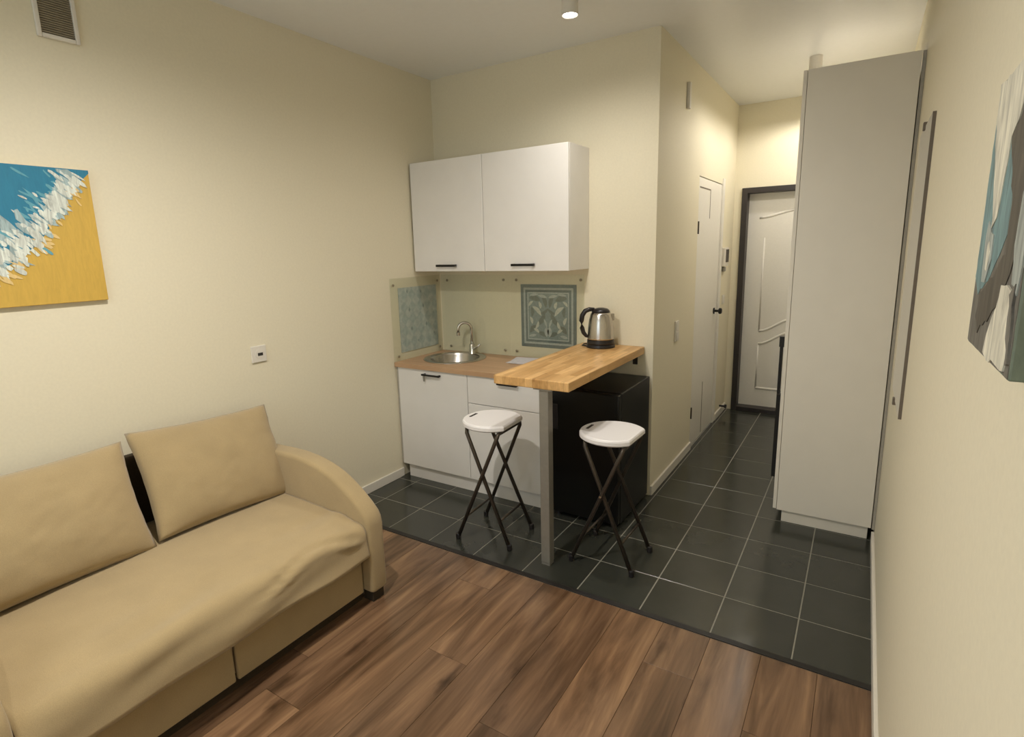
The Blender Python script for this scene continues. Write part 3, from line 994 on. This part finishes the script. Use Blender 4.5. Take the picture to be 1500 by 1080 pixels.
# ------------------------------------------------------------------ kettle
KX, KY, KZ = 1.382, 1.045, PZ
kt = thing('electric_kettle', 'brushed steel electric kettle with black lid and handle on the bar counter', 'kettle', (KX, KY, KZ))
bm = bmesh.new()
lathe(bm, [(0.0, 0.0), (0.086, 0.0), (0.088, 0.006), (0.086, 0.018), (0.080, 0.022), (0.0, 0.022)], 0, 0, 40)
obj('power_base', bm, 'black_plastic', kt, smooth=False, local=True)
bm = bmesh.new()
lathe(bm, [(0.0, 0.0225), (0.082, 0.0225), (0.084, 0.030), (0.083, 0.048), (0.0, 0.048)], 0, 0, 40)
obj('bottom_ring', bm, 'black_plastic', kt, local=True)
bm = bmesh.new()
lathe(bm, [(0.0, 0.0485), (0.081, 0.0485), (0.081, 0.06), (0.078, 0.12), (0.072, 0.17), (0.063, 0.205), (0.058, 0.215), (0.0, 0.215)], 0, 0, 48)
bo = obj('pot', bm, 'steel', kt, smooth=True, local=True)
bm = bmesh.new()
c0, s0 = math.cos(math.radians(29)), math.sin(math.radians(29))
prism(bm, [(0.048, -0.024), (0.082, -0.008), (0.082, 0.008), (0.048, 0.024)], 'z', 0.165, 0.208)
o = obj('spout', bm, 'steel', kt, 0.004, local=True)
o.rotation_euler = (0, 0, math.radians(29))
bm = bmesh.new()
lathe(bm, [(0.0, 0.2155), (0.056, 0.2155), (0.054, 0.226), (0.042, 0.238), (0.020, 0.244), (0.0, 0.245)], 0, 0, 36)
obj('lid', bm, 'black_plastic', kt, smooth=True, local=True)
bm = bmesh.new()
hp = []
for t, (r, z) in enumerate(((0.040, 0.234), (0.070, 0.236), (0.096, 0.226), (0.113, 0.200), (0.119, 0.165), (0.116, 0.125), (0.106, 0.092), (0.090, 0.072), (0.078, 0.066))):
    hp.append((-r, 0.0, z))
tube(bm, hp, [0.012, 0.014, 0.015, 0.015, 0.0145, 0.014, 0.013, 0.011, 0.008], 12)
for v in bm.verts:
    v.co.y *= 1.15
o = obj('handle', bm, 'black_plastic', kt, smooth=True, local=True)
o.rotation_euler = (0, 0, math.radians(29))
bm = bmesh.new()
tube(bm, [(-0.085 * c0, -0.085 * s0, 0.008), (-0.115, -0.02, 0.006), (-0.13, 0.04, 0.006), (-0.10, 0.09, 0.006), (-0.06, 0.112, 0.006)], 0.004, 8)
obj('cord', bm, 'black_plastic', kt, local=True, smooth=True)

# ------------------------------------------------------------------ folding stools
def make_stool(label, loc, rz):
    st = thing('folding_stool', label, 'stool', loc, rz, group='folding stools at the bar counter')
    SH, Rr, cut = 0.684, 0.166, 0.128
    # seat: disc with one flat side, soft rim
    bm = bmesh.new()
    def outline(ins):
        pts = []
        R1, c1 = Rr - ins, cut - ins
        a0 = math.acos(c1 / R1)
        n = 40
        for k in range(n + 1):
            a = a0 + (2 * math.pi - 2 * a0) * k / n
            pts.append((R1 * math.cos(a), R1 * math.sin(a)))
        return pts
    layers = [(0.010, SH - 0.034), (0.0, SH - 0.026), (0.0, SH - 0.010), (0.004, SH - 0.003), (0.010, SH), (0.030, SH - 0.001)]
    rings = [[bm.verts.new((px, py, z)) for px, py in outline(i)] for i, z in layers]
    n = len(rings[0])
    for a, b in zip(rings, rings[1:]):
        for k in range(n):
            bm.faces.new((a[k], a[(k + 1) % n], b[(k + 1) % n], b[k]))
    bm.faces.new(rings[0][::-1])
    bm.faces.new(rings[-1])
    seat = obj('seat', bm, 'stool_plastic', st, local=True)
    bm = bmesh.new()
    prism(bm, [(-0.132, -0.035), (-0.118, -0.036), (-0.118, 0.036), (-0.132, 0.035)], 'z', SH - 0.004, SH + 0.0006)
    o = obj('grip_slot', bm, 'slot_dark', seat, local=True)
    o['label'] = 'dark grip slot'
    # two U-shaped tube frames that cross
    for sx, wy in ((-1, 0.150), (1, 0.132)):
        foot_x, top_x = sx * 0.158, -sx * 0.098
        bm = bmesh.new()
        zt = SH - 0.045
        path = [(foot_x, -wy, 0.012), (top_x, -wy * 0.86, zt - 0.02), (top_x - sx * 0.004, -wy * 0.80, zt), (top_x - sx * 0.004, wy * 0.80, zt), (top_x, wy * 0.86, zt - 0.02), (foot_x, wy, 0.012)]
        tube(bm, path, 0.0105, 12)
        fr_ = obj('leg_frame', bm, 'stool_tube', st, local=True, smooth=True)
        t = 0.15 / zt
        bx = foot_x + (top_x - foot_x) * t
        bm = bmesh.new()
        tube(bm, [(bx, -wy * (1 - .14 * t), 0.15), (bx, wy * (1 - .14 * t), 0.15)], 0.007, 10)
        obj('crossbar', bm, 'stool_tube', fr_, local=True, smooth=True)
        for yy in (-wy, wy):
            bm = bmesh.new()
            lathe(bm, [(0.0, 0.0), (0.012, 0.0), (0.0145, 0.006), (0.0145, 0.030), (0.0125, 0.034), (0.0, 0.034)], foot_x, yy, 14)
            obj('rubber_foot', bm, 'black_plastic', fr_, local=True)
    for yy in (-0.133, 0.133):
        bm = bmesh.new()
        s = 1 if yy > 0 else -1
        zc = 0.012 + (SH - 0.077) * (0.158 / (0.158 + 0.098))
        tube(bm, [(0.0, yy - 0.020, zc), (0.0, yy + 0.020, zc)], 0.006, 10)
        obj('pivot', bm, 'chrome', st, local=True)
    obj('seat_bracket', boxm(-0.09, 0.09, -0.11, 0.11, SH - 0.040, SH - 0.0335), 'stool_tube', st, local=True)
    return st

make_stool('white round folding stool in front of the white drawer cabinet', (1.082, 0.262, 0.0), math.radians(3))
make_stool('white round folding stool in front of the black fridge', (1.735, 0.362, 0.0), math.radians(-1))

# ------------------------------------------------------------------ sofa
SY0, SY1, AW = -1.935, -0.475, 0.098       # outer ends and arm width
sf = thing('sofa', 'beige fabric two-seat sofa with curved arms along the left wall', 'sofa', (0.5, (SY0 + SY1) / 2, 0))
AX = XL + 0.015
prof = [(AX, 0.045), (AX, 0.615), (0.20, 0.628), (0.368, 0.634), (0.47, 0.634), (0.573, 0.624), (0.65, 0.607), (0.713, 0.586), (0.76, 0.564), (0.80, 0.541), (0.855, 0.503), (0.903, 0.462), (0.935, 0.430), (0.949, 0.405), (0.955, 0.37), (0.955, 0.045)]
for y0, y1 in ((SY1 - AW, SY1), (SY0, SY0 + AW)):
    bm = bmesh.new()
    prism(bm, prof, 'y', y0, y1)
    ob = obj('armrest', bm, 'sofa_fabric', sf, 0.022, seg=4, smooth=True)
    # black feet under the arm
    for fx in (0.10, 0.91):
        bm = bmesh.new()
        box(bm, fx - 0.03, fx + 0.03, y0 + 0.012, y1 - 0.02, 0.0, 0.046)
        obj('foot', bm, 'sofa_dark', sf)
IY0, IY1 = SY0 + AW + 0.002, SY1 - AW - 0.002
# seat with its draped cover: profile swept along the sofa, wrinkled towards the front
bm = bmesh.new()
NU, NV = 90, 60
def seat_pt(u, v):
    """u along the sofa 0..1, v from the back over the top and down the front"""
    y = IY0 + (IY1 - IY0) * u
    L1, L2, L3 = 0.78, 0.09, 0.13
    s = v * (L1 + L2 + L3)
    # the front edge bows a little and the cover hangs lower in places
    edge = 0.012 * math.sin(math.pi * u)
    hang = 0.010 * math.sin(7.1 * u + 0.4) + 0.006 * math.sin(17 * u)
    if s < L1:
        t = s / L1
        x, z = 0.10 + t * (0.885 - 0.10), 0.412 + 0.010 * math.sin(math.pi * t) + 0.010 * math.sin(math.pi * u)
        z -= 0.012 * t * t
        nx_, nz_ = 0, 1
    elif s < L1 + L2:
        a = (s - L1) / L2 * math.pi / 2
        x, z = 0.885 + 0.058 * math.sin(a), 0.400 - 0.058 * (1 - math.cos(a)) + 0.010 * math.sin(math.pi * u)
        nx_, nz_ = math.sin(a), math.cos(a)
    else:
        t = (s - L1 - L2) / L3
        x, z = 0.943 + 0.016 * t, 0.342 - t * (0.098 + 0.5 * hang) + 0.010 * math.sin(math.pi * u) * (1 - t)
        nx_, nz_ = 1, 0
    x += edge * min(1, max(0, v - .5) * 2)
    k = max(0.0, min(1.0, (s - 0.55) / 0.25))
    w1 = noise.noise(Vector((y * 3.2 + s * 2.0, s * 9.0, 1.3)))
    w2 = math.sin((s * 34 + y * 5.0) + 2.5 * noise.noise(Vector((y * 2, s * 2, 5)))) * max(0, noise.noise(Vector((y * 2.5, s * 4, 9))) + .15)
    # one long crease below the front edge towards the kitchen end
    ck = max(0.0, min(1.0, (u - 0.52) / 0.12)) * max(0.0, min(1.0, (0.99 - u) / 0.06))
    sc_ = L1 + 0.055 + 0.030 * math.sin(u * 14.0)
    q_ = (s - sc_) / 0.011
    w1 -= ck * 1.5 * math.exp(-q_ * q_) - ck * 0.9 * math.exp(-(q_ - 2.4) ** 2 / 2)
    d = k * (0.011 * w1 + 0.012 * w2) + 0.003 * noise.noise(Vector((y * 4, s * 5, 3)))
    return (x + nx_ * d, y, z + nz_ * d)
gv = [[bm.verts.new(seat_pt(i / NU, j / NV)) for j in range(NV + 1)] for i in range(NU + 1)]
for i in range(NU):
    for j in range(NV):
        bm.faces.new((gv[i][j], gv[i + 1][j], gv[i + 1][j + 1], gv[i][j + 1]))
o = obj('seat_cover', bm, 'sofa_fabric', sf, smooth=True)
md = o.modifiers.new('solid', 'SOLIDIFY'); md.thickness = 0.006; md.offset = -1
obj('seat_base', boxm(0.10, 0.879, IY0 + 0.001, IY1 - 0.001, 0.06, 0.385), 'sofa_fabric', sf, 0.01)
MYs = -1.212
for y0, y1 in ((IY0 + 0.004, MYs - 0.004), (MYs + 0.004, IY1 - 0.004)):
    obj('front_panel', boxm(0.880, 0.902, y0, y1, 0.045, 0.300), 'sofa_fabric', sf, 0.008, seg=3)
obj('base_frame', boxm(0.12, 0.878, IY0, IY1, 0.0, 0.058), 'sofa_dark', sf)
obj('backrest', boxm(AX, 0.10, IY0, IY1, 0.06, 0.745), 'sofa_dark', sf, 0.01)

def pillow(name, label, c, U, V, w, h, t, seed):
    bm = bmesh.new()
    U, V = Vector(U).normalized(), Vector(V).normalized()
    Nn = U.cross(V).normalized()
    V = Nn.cross(U).normalized()
    nu, nv = 40, 32
    grids = []
    for side in (1, -1):
        g_ = []
        for i in range(nu + 1):
            row = []
            for j in range(nv + 1):
                a, b = -1 + 2 * i / nu, -1 + 2 * j / nv
                e = max(abs(a), abs(b))
                th = (max(0, 1 - abs(a) ** 2.6) * max(0, 1 - abs(b) ** 2.6)) ** 0.55
                # sides drawn in between the corners
                pu = a * (1 - 0.045 * (1 - b * b))
                pv = b * (1 - 0.050 * (1 - a * a))
                p = U * (pu * w / 2) + V * (pv * h / 2)
                nn = noise.noise(Vector((a * 2.2 + seed, b * 2.2, side * 3.0)))
                n2 = noise.noise(Vector((a * 7 + seed, b * 7, side * 5.0)))
                edge = e ** 6
                p += Nn * (side * t / 2 * th * (1 + 0.10 * nn) + 0.004 * n2 * (1 - edge) * side + 0.006 * noise.noise(Vector((a * 5, b * 5, seed))) * edge)
                row.append(bm.verts.new(p))
            g_.append(row)
        grids.append(g_)
    for s, g_ in enumerate(grids):
        for i in range(nu):
            for j in range(nv):
                f = (g_[i][j], g_[i + 1][j], g_[i + 1][j + 1], g_[i][j + 1])
                bm.faces.new(f if s == 0 else f[::-1])
    bmesh.ops.remove_doubles(bm, verts=bm.verts[:], dist=0.0008)
    o = obj(name, bm, 'sofa_fabric', None, smooth=True)
    o.location = c
    return tag(o, label, 'cushion', 'loose back cushions on the sofa')

pillow('back_cushion', 'loose beige back cushion beside the arm near the kitchen', (0.268, -0.832, 0.638), (0.00, 1, -0.055), (-0.22, 0.05, 0.43), 0.665, 0.475, 0.17, 1.7)
pillow('back_cushion', 'loose beige back cushion at the near end, cut by the photo edge', (0.285, -1.515, 0.640), (0.0, 1, -0.01), (-0.19, -0.01, 0.43), 0.665, 0.465, 0.19, 6.1)

# ------------------------------------------------------------------ left wall things
# sea painting
PY0, PY1, QZ0, QZ1 = -1.83, -1.083, 1.424, 1.944
pc = thing('beach_painting', 'canvas painting of blue sea foam and yellow sand above the sofa', 'painting', (XL, (PY0 + PY1) / 2, QZ0))
FXp = XL + 0.022
obj('canvas', boxm(XL + 0.001, FXp - 0.001, PY0, PY1, QZ0, QZ1), 'paint_sand', pc, 0.002)
shore = [(PY0, 1.50), (-1.70, 1.515), (-1.55, 1.535), (-1.43, 1.56), (-1.35, 1.60), (-1.28, 1.67), (-1.22, 1.75), (-1.16, 1.85), (-1.11, 1.905), (PY1, 1.932)]
bm = bmesh.new()
prism(bm, shore + [(PY1, QZ1), (PY0, QZ1)], 'x', FXp - 0.002, FXp)
obj('sea_paint', bm, 'paint_sea', pc)
def shore_z(y):
    for (ya, za), (yb, zb) in zip(shore, shore[1:]):
        if ya <= y <= yb:
            return za + (zb - za) * (y - ya) / (yb - ya)
    return shore[-1][1]
rs = random.Random(11)
def strokes(n, mat, spread, off, lmin, lmax, wmin, wmax, dx, kindname):
    bm = bmesh.new()
    for k in range(n):
        y = rs.uniform(PY0 + 0.03, PY1 - 0.015)
        z = shore_z(y) + off + rs.gauss(0, spread)
        L, W_ = rs.uniform(lmin, lmax), rs.uniform(wmin, wmax)
        a = math.radians(rs.gauss(-42, 14))
        if not (QZ0 + 0.02 < z < QZ1 - 0.012):
            continue
        ca, sa = math.cos(a), math.sin(a)
        pts = []
        m = 8
        for q in range(m):
            t = 2 * math.pi * q / m
            rr = 1 + rs.uniform(-.28, .28)
            px, pz = L / 2 * math.cos(t) * rr, W_ / 2 * math.sin(t) * rr
            yy, zz = y + ca * px - sa * pz, z + sa * px + ca * pz
            pts.append((min(max(yy, PY0 + .002), PY1 - .003), min(max(zz, QZ0 + .002), QZ1 - .003)))
        prism(bm, pts, 'x', FXp - 0.0005, FXp + dx + rs.uniform(0, 0.0008))
    o = obj(kindname, bm, mat, pc)
    o['kind'] = 'stuff'
strokes(90, 'paint_sea_light', 0.055, 0.13, 0.02, 0.07, 0.006, 0.014, 0.0006, 'paint_strokes')
strokes(210, 'paint_foam_grey', 0.032, 0.055, 0.03, 0.085, 0.012, 0.026, 0.001, 'paint_strokes')
strokes(230, 'paint_foam', 0.030, 0.045, 0.02, 0.065, 0.008, 0.022, 0.0018, 'paint_strokes')
strokes(26, 'paint_foam', 0.05, 0.15, 0.015, 0.04, 0.005, 0.010, 0.0014, 'paint_strokes')
strokes(75, 'paint_sand_light', 0.022, -0.020, 0.02, 0.06, 0.006, 0.015, 0.0012, 'paint_strokes')

# socket
so = thing('wall_socket', 'white power socket on the beige wall right of the sofa', 'socket', (XL, -0.405, 1.02))
obj('plate', boxm(XL, XL + 0.010, -0.452, -0.364, 1.030, 1.118), 'trim_white', so, 0.003)
bm = bmesh.new()
tube(bm, [(XL + 0.009, -0.405, 1.074), (XL + 0.0125, -0.405, 1.074)], 0.026, 20)
obj('insert', bm, 'trim_white', so)
obj('socket_hole', boxm(XL + 0.012, XL + 0.0132, -0.418, -0.388, 1.064, 1.080), 'slot_dark', so)
# vent
ve = thing('wall_vent', 'white framed ventilation grille high on the left wall', 'vent', (XL, -1.1, 2.43))
VY0, VY1, VZ0, VZ1 = -1.172, -1.030, 2.422, 2.64
bm = bmesh.new()
fwv = 0.016
box(bm, XL, XL + 0.014, VY0, VY0 + fwv, VZ0, VZ1)
box(bm, XL, XL + 0.014, VY1 - fwv, VY1, VZ0, VZ1)
box(bm, XL, XL + 0.014, VY0 + fwv, VY1 - fwv, VZ0, VZ0 + fwv)
box(bm, XL, XL + 0.014, VY0 + fwv, VY1 - fwv, VZ1 - fwv, VZ1)
obj('frame', bm, 'trim_white', ve, 0.004)
obj('backing', boxm(XL, XL + 0.003, VY0 + fwv, VY1 - fwv, VZ0 + fwv, VZ1 - fwv), 'vent_grille', ve)
bm = bmesh.new()
nsl = 22
for k in range(nsl):
    z = VZ0 + fwv + 0.004 + k * (VZ1 - VZ0 - 2 * fwv - 0.006) / nsl
    box(bm, XL + 0.004, XL + 0.009, VY0 + fwv, VY1 - fwv, z, z + 0.0045)
obj('slats', bm, 'vent_grille', ve)['kind'] = 'stuff'

# ------------------------------------------------------------------ painting on the right wall
RX = XR - 0.040
RY0, RY1, RZ0, RZ1 = -1.527, -1.280, 1.456, 1.757
rp = thing('abstract_painting', 'small abstract canvas in teal, dark grey and white on the right wall', 'painting', (XR, -1.4, RZ0))
obj('canvas', boxm(RX, XR - 0.001, RY0, RY1, RZ0, RZ1), 'paint_green', rp, 0.002)
def daub(mat, pts, lvl):
    bm = bmesh.new()
    # densify and roughen the outline like a brush edge
    P = []
    n = len(pts)
    for i in range(n):
        a, b = Vector(pts[i]), Vector(pts[(i + 1) % n])
        m = max(1, int((b - a).length / 0.012))
        for q in range(m):
            p = a + (b - a) * (q / m)
            j = 0.0035
            p = p + Vector((rs.uniform(-j, j), rs.uniform(-j, j)))
            P.append((min(max(p[0], RY0 + .0015), RY1 - .0015), min(max(p[1], RZ0 + .0015), RZ1 - .0015)))
    prism(bm, P, 'x', RX - 0.0004 - 0.0004 * lvl, RX + 0.0005)
    obj('brush_daub', bm, mat, rp)
daub('paint_grey', [(RY1, RZ0), (RY1, RZ1), (RY0, RZ1), (RY0, RZ0)], 0)
daub('paint_teal', [(-1.281, 1.72), (-1.365, 1.70), (-1.43, 1.677), (-1.462, 1.614), (-1.422, 1.575), (-1.379, 1.541), (-1.314, 1.520), (-1.281, 1.534)], 1)
daub('paint_umber', [(-1.428, 1.701), (-1.391, 1.687), (-1.440, 1.614), (-1.443, 1.569), (-1.398, 1.545), (-1.33, 1.520), (-1.318, 1.492), (-1.345, 1.478), (-1.429, 1.512), (-1.48, 1.552), (-1.495, 1.594), (-1.526, 1.70), (-1.526, 1.74), (-1.47, 1.74)], 2)
daub('paint_white', [(-1.284, 1.755), (-1.40, 1.756), (-1.45, 1.735), (-1.420, 1.700), (-1.395, 1.687), (-1.388, 1.645), (-1.371, 1.603), (-1.352, 1.592), (-1.316, 1.665), (-1.296, 1.700)], 3)
daub('paint_mist', [(-1.482, 1.573), (-1.484, 1.622), (-1.526, 1.66), (-1.526, 1.548), (-1.518, 1.535), (-1.492, 1.54)], 3)
daub('paint_white', [(-1.45, 1.540), (-1.439, 1.514), (-1.407, 1.486), (-1.402, 1.462), (-1.423, 1.458), (-1.481, 1.461), (-1.512, 1.462), (-1.519, 1.486), (-1.514, 1.51), (-1.508, 1.534), (-1.481, 1.541)], 4)
daub('paint_mist', [(-1.327, 1.586), (-1.335, 1.601), (-1.370, 1.585), (-1.372, 1.562), (-1.352, 1.537), (-1.334, 1.534)], 4)
daub('paint_white', [(-1.345, 1.572), (-1.353, 1.580), (-1.364, 1.566), (-1.356, 1.548), (-1.347, 1.552)], 5)
daub('paint_grey', [(-1.497, 1.535), (-1.512, 1.54), (-1.522, 1.47), (-1.515, 1.468)], 5)

# ------------------------------------------------------------------ ceiling lamps
def lamp(label, x, y, power, blend=SPOT_BLEND):
    lz = H - 0.125
    l = thing('ceiling_spot', label, 'lamp', (x, y, lz), group='white cylinder ceiling spots')
    bm = bmesh.new()
    lathe(bm, [(0.026, lz + 0.012), (0.036, lz), (0.0385, lz + 0.001), (0.0385, H - 0.0005), (0.0, H - 0.0005)], x, y, 32)
    obj('housing', bm, 'trim_white', l)
    bm = bmesh.new()
    lathe(bm, [(0.0, lz + 0.006), (0.033, lz + 0.004), (0.033, lz + 0.010), (0.0, lz + 0.012)], x, y, 28)
    obj('bulb', bm, 'lamp_glow', l)
    ld = bpy.data.lights.new('spot_light', 'SPOT')
    ld.energy = power
    ld.color = LAMP_COL
    ld.spot_size = math.radians(SPOT_DEG)
    ld.spot_blend = blend
    ld.shadow_soft_size = 0.032
    lo = bpy.data.objects.new('spot_light', ld)
    COL.objects.link(lo)
    lo.parent = l
    lo.location = (0, 0, -0.004)
    return l
lamp('white cylinder ceiling spot over the bar counter, at the top of the photo', 1.474, 0.43, LAMP_W['kitchen'])
lamp('white cylinder ceiling spot above the sofa side of the room, out of view', 1.28, -1.30, LAMP_W['room'])
lamp('white cylinder ceiling spot added behind the viewer as fill, out of view', 1.46, -2.75, LAMP_W['rear_fill'])  # added spot with no known lamp there, brightens the walls
lamp('white cylinder ceiling spot in the corridor behind the top of the wardrobe', 2.345, 2.32, LAMP_W['hall'] * 1.35, 0.40)
lamp('white cylinder ceiling spot nearest the entrance door', 2.27, 3.02, LAMP_W['hall'] * 0.95, 0.40)
